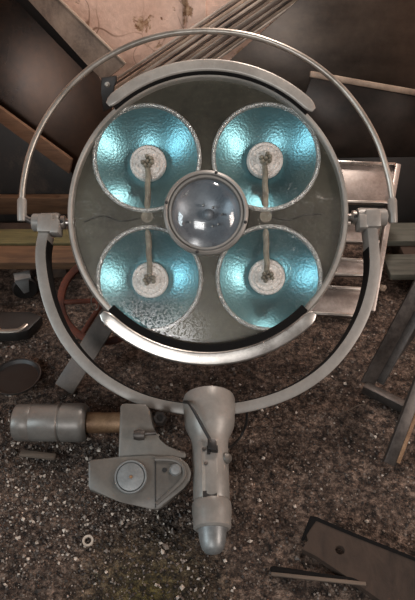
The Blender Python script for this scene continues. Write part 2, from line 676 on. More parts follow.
# two thin wires from the nodes towards the rim
for a, c_ in (((140, 218), (84, 222)), ((272, 217), (322, 214))):
    b = MB()
    pts = smooth_path([dp(*a, -0.003), dp((a[0] * 2 + c_[0]) / 3, a[1] + 3, -0.003), dp((a[0] + 2 * c_[0]) / 3, a[1] - 2, -0.003), dp(*c_, -0.003)], 5)
    b.tube(pts, 0.0014, 6)
    b.build('wire', M['black'], LAMP)

# centre lamp
cc = dp(206, 214, 0.0)
b = MB()
r = 42 * U
b.lathe([(r, -0.006), (r, 0.018), (r * 0.985, 0.024), (r * 0.93, 0.027), (r * 0.9, 0.026), (r * 0.895, 0.016), (r * 0.87, 0.016), (r * 0.865, 0.023), (r * 0.82, 0.023), (r * 0.8, 0.012), (r * 0.8, -0.006)], cc, N, 96, closed=True)
bez = b.build('center_bezel', M['paint'], LAMP)
for sx, sy in ((169, 203), (245, 222), (197, 252), (216, 173)):
    p = dp(sx, sy, 0.026)
    d = (p - cc)
    d -= N * d.dot(N)
    p = cc + d.normalized() * r * 0.945 + N * 0.026
    b = MB()
    b.lathe([(0.0034, -0.002), (0.0034, 0.0015), (0.002, 0.003), (0, 0.003)], p, N, 12)
    b.build('screw', M['black'], bez)
b = MB()
b.lathe([(r * 0.81, 0.008), (r * 0.7, 0.0), (r * 0.5, -0.010), (r * 0.25, -0.017), (0, -0.019)], cc, N, 64)
bowl = b.build('center_reflector', M['bowl'], LAMP)
b = MB()
b.lathe([(0.011, -0.03), (0.012, -0.012), (0.009, -0.004), (0.004, 0.0), (0, 0.001)], cc + EU * 0.004, N, 24)
b.build('bulb', M['bowl'], bowl)
for px, py in ((203, 205), (213, 207), (190, 222), (203, 224), (212, 226), (218, 224), (222, 214)):
    b = MB()
    p = dp(px, py, -0.004)
    b.lathe([(0, -0.03), (0.0022, -0.03), (0.0022, 0.0), (0.0016, 0.0016), (0, 0.0022)], p, N, 12)
    b.build('glint_pin', M['bright'], bowl)  # added pins stand in for dots of reflected light in the lens
b = MB()
prof = [(r * 0.81 * math.cos(k / 10 * math.pi / 2) if k < 10 else 0, 0.012 + 0.026 * math.sin(k / 10 * math.pi / 2)) for k in range(11)]
b.lathe(prof, cc, N, 64)
lens = b.build('center_lens', M['lens'], LAMP, face=N)
lens['label'] = 'domed clear lens in the middle of the dish'

# cover glass: a thin pane (ring around the centre lamp)
b = MB()
b.lathe([(r * 0.99, 0.0085), (RD * 0.55, 0.0085), (RD * 0.95, 0.0085)], C, N, 96)
gl = b.build('cover_glass', M['glass'], LAMP, face=N)
gl['label'] = 'clear beaded cover glass'

# grip bars (curved, above and below)
for a0, a1, hh, wpx, shade_w in ((44, 133, 0.026, 11.5, 3), (223.5, 316.5, 0.026, 13.5, 8)):
    b = MB()
    Rb = 143.5 * U
    pts = []
    for k in range(49):
        a = R(a0 + (a1 - a0) * k / 48)
        pts.append(dloc(Rb * math.cos(a), Rb * math.sin(a), hh))
    b.sweep(pts, N, rrect(wpx * U, 0.009, 0.0043, 4), sc=lambda i: (0.45, 0.85)[i] if i < 2 else ((0.45, 0.85)[48 - i] if i > 46 else 1.0))
    gb = b.build('grip_bar', M['bright'] if a0 > 180 else M['rim'], LAMP)
    b = MB()
    rl = Rb - (wpx / 2 + shade_w / 2 - 0.6) * U
    pts = [dloc(rl * math.cos(R(a0 + 1 + (a1 - a0 - 2) * k / 48)), rl * math.sin(R(a0 + 1 + (a1 - a0 - 2) * k / 48)), hh - 0.004) for k in range(49)]
    b.sweep(pts, N, rrect(shade_w * U, 0.008, 0.001, 1))  # shade between bar and rim, built as a dark strip
    b.build('shade_strip', M['shade_strip'], gb)['label'] = 'shadow inside the bar, built as a dark strip'
    for q in (0.06, 0.5, 0.94):
        a = R(a0 + (a1 - a0) * q)
        b = MB()
        b.lathe([(0.005, -0.02), (0.005, 0.0)], dloc(RD * 0.985 * math.cos(a), RD * 0.985 * math.sin(a), hh - 0.003), N, 12)
        b.build('post', M['paint_dark'], gb)

# yoke
yp = [(47, 225), (42, 250), (43.5, 275), (50, 304), (62, 332), (79, 356), (101, 377), (127, 393), (153, 403), (182, 408.5), (209, 410), (238, 408), (268, 401), (298, 388.5), (325, 369.5), (346, 345.5), (361, 319), (370, 291), (373.5, 262), (370, 222)]
pts = smooth_path([hit(x, y, C, YN) for x, y in yp], 6)
b = MB()
b.sweep(pts, YN, [(a, c - 0.011) for a, c in rrect(0.0215, 0.046, 0.0025, 2)])
yoke = b.build('yoke', M['paint'], LAMP)
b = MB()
b.sweep(pts[4:-4], YN, [(-0.0115, 0.010), (-0.0115, -0.034), (-0.0100, -0.034), (-0.0100, 0.010)])  # black strip puts shade on the inner face
b.build('inner_shade', M['shade_strip'], yoke)['label'] = 'shade on the inner side of the yoke, built as a black strip'
# pivot joints
for side in (-1, 1):
    xs = (33, 60, 65) if side < 0 else (386, 357, 350)
    yy = 222.5 if side < 0 else 217.5
    p_out, p_in, p_k = (hit(x, yy, C, N) for x in xs)
    ax = (p_in - p_out).normalized()
    L = (p_in - p_out).length
    b = MB()
    q = 9.3 * U
    b.lathe([(0, 0), (q * 0.86, 0), (q * 0.95, 0.002), (q * 0.95, L * 0.3), (q, L * 0.32), (q * 1.05, L * 0.9), (q * 0.95, L), (0, L)], p_out, ax, 32)
    piv = b.build('pivot', M['paint'], LAMP)
    b = MB()
    mid = hit(47 if side < 0 else 371, yy + 3, C + YN * 0.004, YN)
    b.box(mid, V((7.5 * U, 0, 0)), YD.normalized() * 9 * U, YN * 0.020, 0.004)
    b.box(mid + V((-side * 9.5 * U, 0, 0)) + YD.normalized() * 3 * U, V((4.5 * U, 0, 0)), YD.normalized() * 7 * U, YN * 0.019, 0.003)
    b.build('clevis', M['paint'], piv)
    b = MB()
    b.lathe([(0, 0), (4.5 * U, 0), (7 * U, 0.003), (7 * U, 0.010), (4 * U, 0.013), (4 * U, 0.03), (0, 0.03)], p_in, ax, 24)
    b.build('knob', M['bright'], piv)
    b = MB()
    b.lathe([(0, 0.001), (0.0035, 0.001), (0.0035, -0.003), (0, -0.003)], p_in + ax * 0.007 - N * 0 + V((0, -0.0, 0)) + N * (7 * U), -N, 10)
    b.build('set_screw', M['black'], piv)

# upper handle ring
rp = [(22, 220), (22, 198), (24.5, 176), (30, 153), (39, 131), (52, 109), (71, 85.5), (97, 63.5), (130, 45.5), (166, 34.5), (205, 31), (245, 34.5), (280, 45.5), (311, 62), (339, 85), (361, 112), (377.5, 142), (388, 175), (392, 198), (393, 222)]
wp = [hit(x, y, C + N * 0.004, N) for x, y in rp]
b = MB()
b.tube(smooth_path(wp, 6), 3.0 * U, 14)
ring = b.build('handle_ring', M['chrome'], LAMP)
for e0, e1, pp in ((wp[0], wp[1], 33), (wp[-1], wp[-2], 386)):
    b = MB()
    d = (e1 - e0).normalized()
    L = (e1 - e0).length
    b.lathe([(0, -0.002), (4.2 * U, -0.002), (4.6 * U, 0.002), (4.6 * U, L * 0.9), (3.4 * U, L), (0, L)], e0, d, 20)
    sl = b.build('sleeve', M['paint'], ring)
    b = MB()
    c0 = e0 + d * 0.008
    c1 = hit(pp, 222.5 if pp < 200 else 217.5, C, N)
    b.tube([c0, c1], 3.2 * U, 14)
    b.build('pin', M['dark_steel'], ring)

# arm below the yoke
A0 = HUB.copy()
A1 = at_z(213, 553, 0.034)
AD = (A1 - A0)


def axis_at(py, rpx):
    lo, hi = -0.3, 1.3
    for _ in range(40):
        m = (lo + hi) / 2
        if project(A0 + AD * m)[1] < py:
            lo = m
        else:
            hi = m
    p = A0 + AD * lo
    return rpx * depth(p) / F, lo * AD.length


b = MB()
b.lathe([(0, axis_at(397, 1)[1])] + [axis_at(y, q) for y, q in ((397, 22), (398, 25), (401, 26), (410, 26), (412, 25.6), (422, 25.3), (428, 24.2), (433, 21.8), (438, 19.4), (442, 18.4), (446, 18))] + [(0, axis_at(446, 1)[1])], A0, AD, 48)
sock = b.build('arm_socket', M['paint'], LAMP)
b = MB()
b.lathe([(0, axis_at(440, 1)[1])] + [axis_at(y, q) for y, q in ((440, 17), (446, 18), (470, 18), (499, 18.3), (501, 17.4), (503, 18.6), (520, 18.8))] + [(0, axis_at(520, 1)[1])], A0, AD, 48)
arm = b.build('arm_tube', M['paint'], LAMP)
b = MB()
b.lathe([(0, axis_at(503, 1)[1])] + [axis_at(y, q) for y, q in ((503, 19.2), (506, 19.8), (514, 19.8), (518, 19.2), (528, 19), (530, 17))] + [(0, axis_at(530, 1)[1])], A0, AD, 48)
b.build('collar', M['paint'], LAMP)
b = MB()
b.lathe([(0, axis_at(526, 1)[1])] + [axis_at(y, q) for y, q in ((526, 15), (530, 14.5), (542, 13), (549, 11), (553, 7.5))] + [(0, axis_at(555, 1)[1])], A0, AD, 40)
b.build('end_cap', M['dull_steel'], LAMP)
# raised panel with a dark slot on the arm
SIDE = V((1, 0, 0))
an = AD.normalized()
top = SIDE.cross(an)
if top.z < 0:
    top = -top


def arm_pt(px, py, lift=0.0):
    """point on a plane grazing the camera side of the arm"""
    q, t = axis_at(py, 18)
    return A0 + an * t + SIDE * ((px - project(A0 + an * t)[0]) * depth(A0 + an * t) / F) + top * (q * 0.86 + lift)


b = MB()
b.prism([arm_pt(x, y, 0.003) for x, y in ((201, 446), (217, 446), (218, 503), (202, 504))], -top * 0.008, 0.0015)
b.build('slot_panel', M['rim'], arm)
b = MB()
b.prism([arm_pt(x, y, 0.0038) for x, y in ((203, 497), (216, 495.5), (217, 501.5), (203, 503))], -top * 0.004)
b.build('slot', M['black'], arm)
b = MB()
for x, y in ((206, 470), (204, 456)):
    b.lathe([(0.0035, 0), (0.0035, 0.003), (0, 0.004)], arm_pt(x, y, 0.002), top, 12)
b.build('rivet', M['dark_steel'], arm)
b = MB()
q, t = axis_at(462, 16)
b.lathe([(0, 0), (0.010, 0), (0.010, 0.006), (0.006, 0.011), (0, 0.012)], A0 + an * t + SIDE * 0.026 + top * 0.016, (SIDE + top * 0.7), 18)
b.build('set_screw', M['paint_dark'], arm)

# bracket beside the arm
BN = V((0, -math.cos(R(60)), math.sin(R(60))))
BO = at_z(140, 480, 0.078)


def bp(px, py, h=0.0):
    return hit(px, py, BO + BN * h, BN)


ol = [(88, 463), (91, 459.5), (118, 457), (150, 455.5), (172, 455.5), (181, 458), (188, 464), (191.5, 472), (190, 481), (184, 488), (163, 507), (157, 510.5), (150, 509), (120, 502), (90, 491), (88, 486)]
b = MB()
b.prism([bp(x, y) for x, y in ol], -BN * 0.036, 0.0035)
brk = b.build('bracket', M['paint_dark'], LAMP)
# raised ridge following the rounded end
b = MB()
pts = smooth_path([bp(x, y, 0.0005) for x, y in ((155, 459), (172, 459.5), (181, 464), (184.5, 472), (182, 480), (172, 490), (156, 504))], 5)
b.sweep(pts, BN, rrect(3.2 * U, 0.006, 0.0018, 2))
b.build('ridge', M['paint_dark'], brk)
b = MB()
b.sweep([bp(155.5, 458, 0.0004), bp(155.5, 508, 0.0004)], BN, rrect(0.0018, 0.0016, 0.0003, 1))
b.build('seam', M['black'], brk)
b = MB()
k = 16.3 * U * 0.86
b.lathe([(k, -0.002), (k, 0.004), (k * 0.96, 0.007), (k * 0.88, 0.007), (k * 0.84, 0.0045), (k * 0.8, 0.0075), (k * 0.3, 0.0095), (0, 0.0095)], bp(131, 477), BN, 48)
cap = b.build('cap_disc', M['dull_steel'], brk)
b = MB()
b.lathe([(0.003, 0), (0.003, 0.003), (0, 0.0035)], bp(131, 477, 0.009), BN, 12)
b.build('cap_pin', M['rust_shaft'], cap)
b = MB()
b.lathe([(0.0105, -0.001), (0.0105, 0.004), (0.008, 0.007), (0, 0.008)], bp(175.5, 470), BN, 24)
b.build('bolt_head', M['dull_steel'], brk)
b = MB()
b.lathe([(0.0042, -0.001), (0.0042, 0.0008), (0, 0.0008)], bp(164.5, 470), BN, 16)
b.build('bolt_hole', M['black'], brk)
# upright block between shaft and bracket
b = MB()
b.prism([bp(x, y, -0.006) for x, y in ((120, 405), (124, 403), (146, 404), (150, 410), (153, 427), (158, 441), (166, 448), (186, 452), (186, 458), (118, 459))], -BN * 0.04, 0.004)
blk = b.build('bracket_block', M['paint_dark'], LAMP)
b = MB()
for px, py, q in ((160, 418, 0.013), (160, 418, 0.0)):
    if q:
        b.lathe([(0, -0.02), (q, -0.02), (q, 0.0), (q * 0.8, 0.004), (q * 0.5, 0.004), (q * 0.45, 0.0), (0, 0.0)], bp(px, py, -0.004), BN, 6)
b.build('nut', M['dark_steel'], blk)
b = MB()
b.tube([bp(136, 435, 0.004), bp(147, 433.5, 0.007), bp(156, 433, 0.006)], 0.0036, 10)
b.lathe([(0, -0.010), (0.009, -0.010), (0.010, 0.0), (0.008, 0.009), (0, 0.011)], bp(139, 435, 0.006), V((-1, 0, 0.0)), 16)
b.build('lever', M['dark_steel'], blk)
# shaft and counterweight along x
CW = at_z(50, 422.5, 0.046)
uu = depth(CW) / F


def cx(px):
    return CW.x + (px - 50) * uu


b = MB()
b.lathe([(0, cx(80)), (10.5 * uu, cx(80)), (10.5 * uu, cx(100)), (10 * uu, cx(101)), (10.2 * uu, cx(122)), (0, cx(122))], V((0, CW.y, CW.z)), V((1, 0, 0)), 36)
b.build('shaft', M['rust_shaft'], LAMP)
b = MB()
b.lathe([(0, cx(15)), (15 * uu, cx(15)), (17.4 * uu, cx(16.5)), (18.3 * uu, cx(19)), (18.4 * uu, cx(32)), (18.1 * uu, cx(32.5)), (18.4 * uu, cx(33)), (18.5 * uu, cx(59)), (17.2 * uu, cx(60.5)), (17.2 * uu, cx(61.5)), (19.0 * uu, cx(62.5)), (19.2 * uu, cx(80)), (18.6 * uu, cx(84)), (16.5 * uu, cx(87)), (14.5 * uu, cx(88)), (12.4 * uu, cx(84)), (0, cx(83))], V((0, CW.y, CW.z)), V((1, 0, 0)), 56)
b.build('counterweight', M['paint_mid'], LAMP)
# cables
b = MB()
b.tube(smooth_path([hit(184, 402, HUB + YN * 0.02, YN), arm_pt(190, 416, 0.022), arm_pt(197, 428, 0.024), arm_pt(205, 441, 0.016), arm_pt(212, 452, 0.010)], 6), 0.0030, 10)
cab = b.build('cable', M['black'], LAMP)
b = MB()
b.box(arm_pt(212, 454, 0.010), SIDE * 0.008 + an * 0.002, an * 0.011, top * 0.007, 0.003)
b.box(arm_pt(208.5, 458, 0.008), SIDE * 0.003, an * 0.007, top * 0.004, 0.001)
b.box(arm_pt(216, 457, 0.008), SIDE * 0.003, an * 0.006, top * 0.004, 0.001)
b.build('cable_clip', M['black'], cab)
b = MB()
b.tube(smooth_path([at_z(247, 412, 0.075), at_z(246, 424, 0.045), at_z(241, 436, 0.02), at_z(233, 445, 0.025), at_z(228, 447, 0.05)], 6), 0.0026, 8)
b.build('cable', M['black'], LAMP)

# ------------------------------------------------------------------ things leaning at the back
def foot(x, plane, z=0.006):
    """point of a leaning plane just above the floor"""
    o, n = plane
    d = V((0, -n.z, n.y))
    d = d if d.z > 0 else -d
    p = o + d * (z / d.z)
    return V((x, p.y, p.z))


def sheet(name, label, cat, poly, plane, th, mat, group=None, bev=0.0012, base=None):
    o, n = plane
    b = MB()
    b.prism([p if isinstance(p, V) else hit(p[0], p[1], o, n) for p in poly], -n * th, bev)
    ob = b.build(name, mat)
    return tag(ob, label, cat, group)


# bundle of long metal strips, resting on the floor behind the brown sheet and leaning to the right
o_s, n_s = lean(1.83, 1.86, 0.6)
SL = 0.67
STR = []
for k in range(14):
    STR.append((13 + 3.7 * k, (2.8, 2.1, 2.5)[k % 3], ('strip', 'strip_brown', 'edge', 'strip', 'strip_brown')[k % 5], (0.0, 0.017, 0.003, 0.010)[k % 4]))
ords = ['topmost'] + [w + ' from the top' for w in ('second', 'third', 'fourth', 'fifth', 'sixth', 'seventh')] + [w + ' from the bottom' for w in ('seventh', 'sixth', 'fifth', 'fourth', 'third', 'second')] + ['lowest']
for (y215, w, mt, off), od in zip(STR, ords):
    sl = SL + 0.001 * (y215 - 13)
    o2 = o_s + n_s * off
    f = lambda x: hit(x, y215 + sl * (215 - x), o2, n_s)
    xs = 60
    while f(xs).z > 0.012:
        xs -= 1
    a, c = f(xs), f(380 + rnd.uniform(-10, 20))
    b = MB()
    b.beam(a, c, w * depth(f(215)) / F, 0.005, n_s.cross(c - a), 0.001)
    tag(b.build('metal_strip', M[mt]), 'thin metal strip, %s in the bundle slanting across the wall' % od, 'strip', 'metal strips slanting across the wall')

# grey-brown sheets, right
pl_a = lean(1.72, 1.80)
sheet('metal_sheet', 'large grey-brown metal sheet leaning at the wall beside the slanting strips', 'metal sheet',
      [(332, -30), (222, 67), foot(0.1, pl_a), foot(0.95, pl_a), (440, -30)], pl_a, 0.003, M['sheet_right'])
pl_b = lean(1.50, 1.66)
o, n = pl_b
b = MB()
b.prism([hit(x, y, o, n) for x, y in ((312, 76), (440, 99), (440, 156), (300, 158), (296, 120))], -n * 0.004, 0.001)
sb = b.build('metal_sheet', M['sheet_low'])
tag(sb, 'dark brown metal sheet with a pale top edge, standing behind the aluminium rack', 'metal sheet')
b = MB()
e0, e1 = hit(310, 74, o + n * 0.004, n), hit(440, 97, o + n * 0.004, n)
b.beam(e0, e1, 0.016, 0.014, n.cross(e1 - e0), 0.002)
eb = b.build('edge_strip', M['edge'], sb)
eb['label'] = 'pale grey folded top edge'
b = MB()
b.prism([hit(x, y, o, n) for x, y in ((300, 158.5), (440, 156.5))] + [foot(0.75, pl_b), foot(0.27, pl_b)], -n * 0.004, 0.001)  # dark gap under the sheet, filled in black for shade
b.build('shade_panel', M['black'], sb)['label'] = 'shadowed gap below the sheet, built as a black panel'

# left: brown sheet, grey channel, batten, clamp
pl_c = lean(1.526, 1.68)
sheet('metal_sheet', 'dark brown glossy metal sheet leaning at the left under the grey channel', 'metal sheet',
      [(-25, -25), (14, -25), (99, 77), (112, 100), foot(-0.3, pl_c), foot(-0.8, pl_c)], pl_c, 0.004, M['sheet_left'])
o, n = lean(1.50, 1.66)
b = MB()
q = [hit(x, y, o, n) for x, y in ((32, -28), (126, 64), (104, 81.5), (88, 66), (2, -28))]
b.prism(q, -n * 0.018, 0.002)
ch = tag(b.build('metal_channel', M['beam']), 'wide grey-brown metal channel slanting across the top left corner', 'channel')
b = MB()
b.prism([hit(x, y, o + n * 0.001, n) for x, y in ((2, -28), (88, 66), (93, 71), (86, 73), (-12, -28))], -n * 0.016, 0.001)  # black strip stands in for the shadow gap along the channel
b.build('side', M['shade_strip'], ch)['label'] = 'shadow gap beside the channel, built as a black strip'
b = MB()
b.beam(q[0] + n * 0.004, q[1] + n * 0.004, 0.006, 0.010, n.cross(q[1] - q[0]), 0.001)
b.build('flange', M['edge'], ch)
b = MB()
o2, n2 = lean(1.455, 1.585)
b.prism([hit(x, y, o2, n2) for x, y in ((-20, 93), (72, 160), (69, 174), (-20, 108))], -n2 * 0.02, 0.002)
tag(b.build('wooden_batten', M['batten']), 'brown wooden batten slanting down to the left edge of the lamp', 'batten')
pl_d = lean(1.516, 1.60)
sheet('metal_sheet', 'dark smudged metal sheet standing behind the wooden trolley under the batten', 'metal sheet',
      [(-25, 98), (66, 164), foot(-0.31, pl_d), foot(-0.85, pl_d)], pl_d, 0.003, M['smudged'])
o3, n3 = lean(1.44, 1.58)
ct = thing('clamp', 'small black clamp with pale screw under the end of the grey channel', 'clamp', tuple(hit(108, 96, o3, n3)))
b = MB()
b.prism([hit(x, y, o3, n3) for x, y in ((101, 78), (116, 76), (116, 84), (113, 86), (112, 108), (103, 112), (101, 92))], -n3 * 0.02, 0.002)
b.build('jaw', M['black'], ct)
b = MB()
b.lathe([(0.007, 0), (0.007, 0.004), (0.003, 0.005), (0.003, 0.012), (0, 0.012)], hit(107.5, 84.5, o3, n3), n3, 14)
b.build('screw', M['chrome'], ct)

# wooden trolley on casters, left
TZ = 0.10
tr = thing('wooden_trolley', 'low wooden plank trolley on small casters at the left behind the lamp', 'trolley', (-0.6, 1.35, 0))


def board(xa, xb, ya, yb, zt, th, mat, name='board', parent=None):
    b = MB()
    b.box(V(((xa + xb) / 2, (ya + yb) / 2, zt - th / 2)), V(((xb - xa) / 2, 0, 0)), V((0, (yb - ya) / 2, 0)), V((0, 0, th / 2)), 0.002)
    return b.build(name, mat, parent)


board(-1.03, -0.31, 1.215, 1.295, TZ, 0.022, M['wood_brown'], 'board', tr)
gb = board(-1.03, -0.29, 1.305, 1.378, TZ, 0.020, M['wood_green'], 'board', tr)
gb['label'] = 'greenish weathered board'
board(-1.03, -0.25, 1.40, 1.47, TZ - 0.035, 0.02, M['wood_dark'], 'board', tr)
bk = board(-1.03, -0.25, 1.49, 1.515, TZ + 0.035, 0.055, M['wood_brown'], 'board', tr)
for xx in (-0.99, -0.42):
    board(xx, xx + 0.05, 1.22, 1.50, TZ - 0.022, 0.03, M['wood_dark'], 'bearer', tr)
for px, py in ((25, 287), (-60, 285)):
    p = at_z(px, py, 0.033)
    b = MB()
    b.lathe([(0, -0.011), (0.030, -0.011), (0.033, -0.007), (0.033, 0.007), (0.030, 0.011), (0, 0.011)], p, V((0.35, -0.94, 0)), 32)
    wh = b.build('caster', M['black'], tr)
    b = MB()
    d = V((0.35, -0.94, 0)).normalized()
    b.prism([p + d * 0.014 + V((0.94, 0.35, 0)) * a + V((0, 0, c)) for a, c in ((-0.022, 0.036), (0.014, 0.036), (0.008, -0.006), (-0.006, -0.008))], d * 0.003, 0.0008)
    b.prism([p - d * 0.014 + V((0.94, 0.35, 0)) * a + V((0, 0, c)) for a, c in ((-0.022, 0.036), (0.014, 0.036), (0.008, -0.006), (-0.006, -0.008))], -d * 0.003, 0.0008)
    b.box(p + V((0, 0, 0.036)), d * 0.017, V((0.94, 0.35, 0)) * 0.02, V((0, 0, 0.002)))
    b.build('fork', M['dull_steel'], wh)

# wooden pallet, right
pt = thing('wooden_pallet', 'grey weathered wooden slats of a low pallet behind the aluminium rack', 'pallet', (0.65, 1.4, 0))
board(0.48, 1.02, 1.375, 1.475, 0.062, 0.018, M['wood_grey'], 'slat', pt)
board(0.48, 1.02, 1.215, 1.31, 0.062, 0.018, M['wood_grey'], 'slat', pt)
for xx in (0.55, 0.95):
    board(xx, xx + 0.05, 1.215, 1.475, 0.044, 0.048, M['wood_dark'], 'bearer', pt)

# aluminium rack, right
o, n = V((0, 1.13, 0.012)), None
d = V((0, 0.34, 0.262)).normalized()
n = V((0, -d.z, d.y))
ar = thing('aluminium_rack', 'bright aluminium rack of broad channel slats leaning behind the right side of the lamp', 'rack', (0.3, 1.13, 0))
for poly in ([(318, 163), (394, 166), (391, 204), (318, 203)], [(318, 224), (381, 226), (378, 243), (318, 242)], [(312, 259), (373, 262), (371, 276), (312, 275)], [(300, 287), (368, 290), (364, 317), (300, 313)]):
    pp = [hit(x, y, o, n) for x, y in poly]
    b = MB()
    b.prism(pp, -n * 0.004, 0.001)
    sl = b.build('slat', M['alu'], ar)
    for a, c, k in ((pp[0], pp[1], 1), (pp[3], pp[2], -1)):
        b = MB()
        b.beam(a + n * 0.006, c + n * 0.006, 0.007, 0.016, n.cross(c - a), 0.001)
        b.build('lip', M['bright'], sl)
b = MB()
a, c = hit(397, 166, o, n), hit(371, 312, o, n)
b.beam(a, c, 0.014, 0.03, n.cross(c - a), 0.002)
b.build('side_rail', M['alu'], ar)

# rusty handwheel
wc = at_z(104, 300, 0.115)
wn = V((0.12, -0.62, 0.78)).normalized()
hw = thing('handwheel', 'rusty red-brown handwheel half hidden behind the lower left edge of the lamp', 'wheel', (wc.x, wc.y, 0))
u = V((1, 0, 0)) - wn * wn.x
u.normalize()
w = wn.cross(u)
RW = 0.098
b = MB()
pts = [wc + (u * math.cos(2 * math.pi * k / 64) + w * math.sin(2 * math.pi * k / 64)) * RW for k in range(64)]
b.sweep(pts, wn, rrect(0.017, 0.014, 0.004, 2), closed=True)
b.build('rim', M['rust'], hw)
for a in (185, 240, 5, 60):
    b = MB()
    b.tube([wc, wc + (u * math.cos(R(a)) + w * math.sin(R(a))) * RW], 0.006, 10)
    b.build('spoke', M['rust'], hw)
b = MB()
b.lathe([(0, -0.012), (0.02, -0.012), (0.02, 0.012), (0, 0.012)], wc, wn, 24)
b.build('hub', M['rust'], hw)
# ring clip hanging at the rim
# prop bar
b = MB()
a, c = at_z(64, 389, 0.004), at_y(113, 311, 0.985)
nn = V((0, -0.75, 0.66))
b.beam(a, c, 0.046, 0.010, nn.cross(c - a), 0.002)
pb = tag(b.build('prop_bar', M['prop']), 'flat grey metal bar propped on the floor under the lower left of the lamp', 'bar')
b = MB()
p = at_y(95, 303, 0.985)
b.sweep([p + V((math.cos(2 * math.pi * k / 24) * 0.008, 0, math.sin(2 * math.pi * k / 24) * 0.02)) for k in range(24)], V((0, -1, 0)), rrect(0.0025, 0.0025, 0.0008, 1), closed=True)
b.build('ring_clip', M['chrome'], LAMP)

# dark object left edge, round pan
bx = thing('black_tray', 'black metal tray with a rounded steel front edge at the left edge under the trolley', 'tray', tuple(at_z(10, 330, 0)))
b = MB()
b.prism([at_z(x, y, 0.03) for x, y in ((-25, 334), (16, 333), (28, 330), (42, 316), (30, 311), (-25, 312))], V((0, 0, -0.028)), 0.004)
b.build('body', M['black'], bx)
b = MB()
b.tube(smooth_path([at_z(x, y, 0.024) for x, y in ((-25, 331.5), (0, 332.5), (16, 332), (22, 330), (27, 326))], 6), 0.009, 12)
b.build('edge', M['chrome'], bx)
pc = at_z(17, 379, 0.003)
pn = thing('round_pan', 'small round black pan with a thin steel rim lying on the floor at the left', 'pan', tuple(pc))
k = 0.054
b = MB()
b.lathe([(0, 0.0), (k * 0.9, 0.0), (k, 0.010), (k * 0.96, 0.010), (k * 0.86, 0.003), (0, 0.003)], pc, V((0, 0, 1)), 48)
b.build('bowl', M['black'], pn)
b = MB()
b.lathe([(k * 1.0, 0.008), (k * 1.03, 0.0095), (k * 1.02, 0.012), (k * 0.98, 0.0115)], pc, V((0, 0, 1)), 64, closed=True)
b.build('rim', M['dark_steel'], pn)

# steel stand, right edge
ss = thing('steel_stand', 'dark angle-steel stand lying tilted on the floor at the right edge', 'stand', tuple(at_z(385, 400, 0)))
a0, a1 = at_z(367, 384, 0.014), at_z(432, 262, 0.26)
c0, c1 = at_z(364, 387, 0.012), at_z(412, 411, 0.012)
b0, b1 = at_z(389, 464, 0.010), at_z(432, 350, 0.16)
sd = V((1, 0.2, 0))
b = MB()
b.beam(a0, a1, 0.034, 0.005, sd, 0.001)
dd = (a1 - a0).normalized()
kk = dd.cross(sd).normalized()
b.beam(a0 + sd * 0.026, a1 + sd * 0.03, 0.026, 0.006, sd - kk * 0.9, 0.001)
b.build('upright', M['dark_steel'], ss)
b = MB()
b.beam(a0 + V((0.055, 0.05, 0)), a1 + V((0.09, 0.03, 0)), 0.022, 0.006, sd, 0.001)
b.build('brace', M['dark_steel'], ss)
b = MB()
b.beam(c0, c1, 0.022, 0.02, V((0, 0, 1)), 0.002)
b.build('crossbar', M['dark_steel'], ss)
b = MB()
b.beam(b0, b1, 0.026, 0.01, sd, 0.001)
r1 = b.build('upright', M['dark_steel'], ss)
b = MB()
b.beam(b0 + sd * 0.016, b1 + sd * 0.016, 0.008, 0.013, sd, 0.001)
r2 = b.build('rusty_edge', M['rust_shaft'], r1)
r2['label'] = 'worn rust-brown edge'

# boards, stick and odds on the floor, bottom
BZ = 0.026
bm = bmesh.new()
pa, pb_, pd = at_z(311, 518, 0.04), at_z(440, 570, 0.042), at_z(302, 549, 0.015)
bo, bn = pa, (pb_ - pa).cross(pd - pa).normalized()
outer = [hit(x, y, bo, bn) for x, y in ((311, 518), (352, 535), (392, 551), (440, 570), (470, 640), (424, 634), (380, 600), (340, 572), (316, 556), (302, 549), (308, 540), (306, 533))]
hc = hit(340, 550, bo, bn)
ov = [bm.verts.new(p) for p in outer]
hx = (pb_ - pa).normalized()
hy = bn.cross(hx)
hv = [bm.verts.new(hc + hx * math.cos(2 * math.pi * k / 20) * 0.008 + hy * math.sin(2 * math.pi * k / 20) * 0.007) for k in range(20)]
es = [bm.edges.new((ov[k], ov[(k + 1) % len(ov)])) for k in range(len(ov))] + [bm.edges.new((hv[k], hv[(k + 1) % 20])) for k in range(20)]
bmesh.ops.triangle_fill(bm, use_beauty=True, edges=es)
ret = bmesh.ops.extrude_face_region(bm, geom=bm.faces[:])
bmesh.ops.translate(bm, vec=V((0, 0, -0.012)), verts=[e for e in ret['geom'] if isinstance(e, bmesh.types.BMVert)])
mb = MB()
mb.bm.free()
mb.bm = bm
bd = tag(mb.build('wooden_board', M['wood_dark'], smooth=False), 'flat dark brown wooden board with a round hole, bottom right on the floor', 'board')
lt = thing('wooden_lath', 'thin pale wooden lath with its shadow built as a black slab, before the dark board', 'lath', tuple(at_z(320, 578, 0)))
b = MB()
b.prism([at_z(x, y, 0.011) for x, y in ((270, 566.5), (274, 565.5), (318, 572.5), (352, 577.5), (367, 582), (366, 584), (272, 574))], V((0, 0, -0.009)), 0.001)
b.build('body', M['shade_strip'], lt)  # black slab stands in for the shadow behind the lath
b = MB()
b.beam(at_z(271, 574, 0.011), at_z(366, 584, 0.011), 0.006, 0.004, V((0, 1, 0)), 0.001)
b.build('edge', M['lath'], lt)['label'] = 'pale front edge'
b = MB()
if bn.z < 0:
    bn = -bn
b.prism([hit(x, y, bo + bn * 0.001, bn) for x, y in ((310, 516), (316, 516.5), (352, 532), (392, 548), (440, 567), (440, 571), (392, 552), (352, 536), (316, 520.5), (309, 531), (303, 541), (301, 540))], -bn * 0.014, 0.0005)  # shadow behind the raised edge, drawn as a black strip
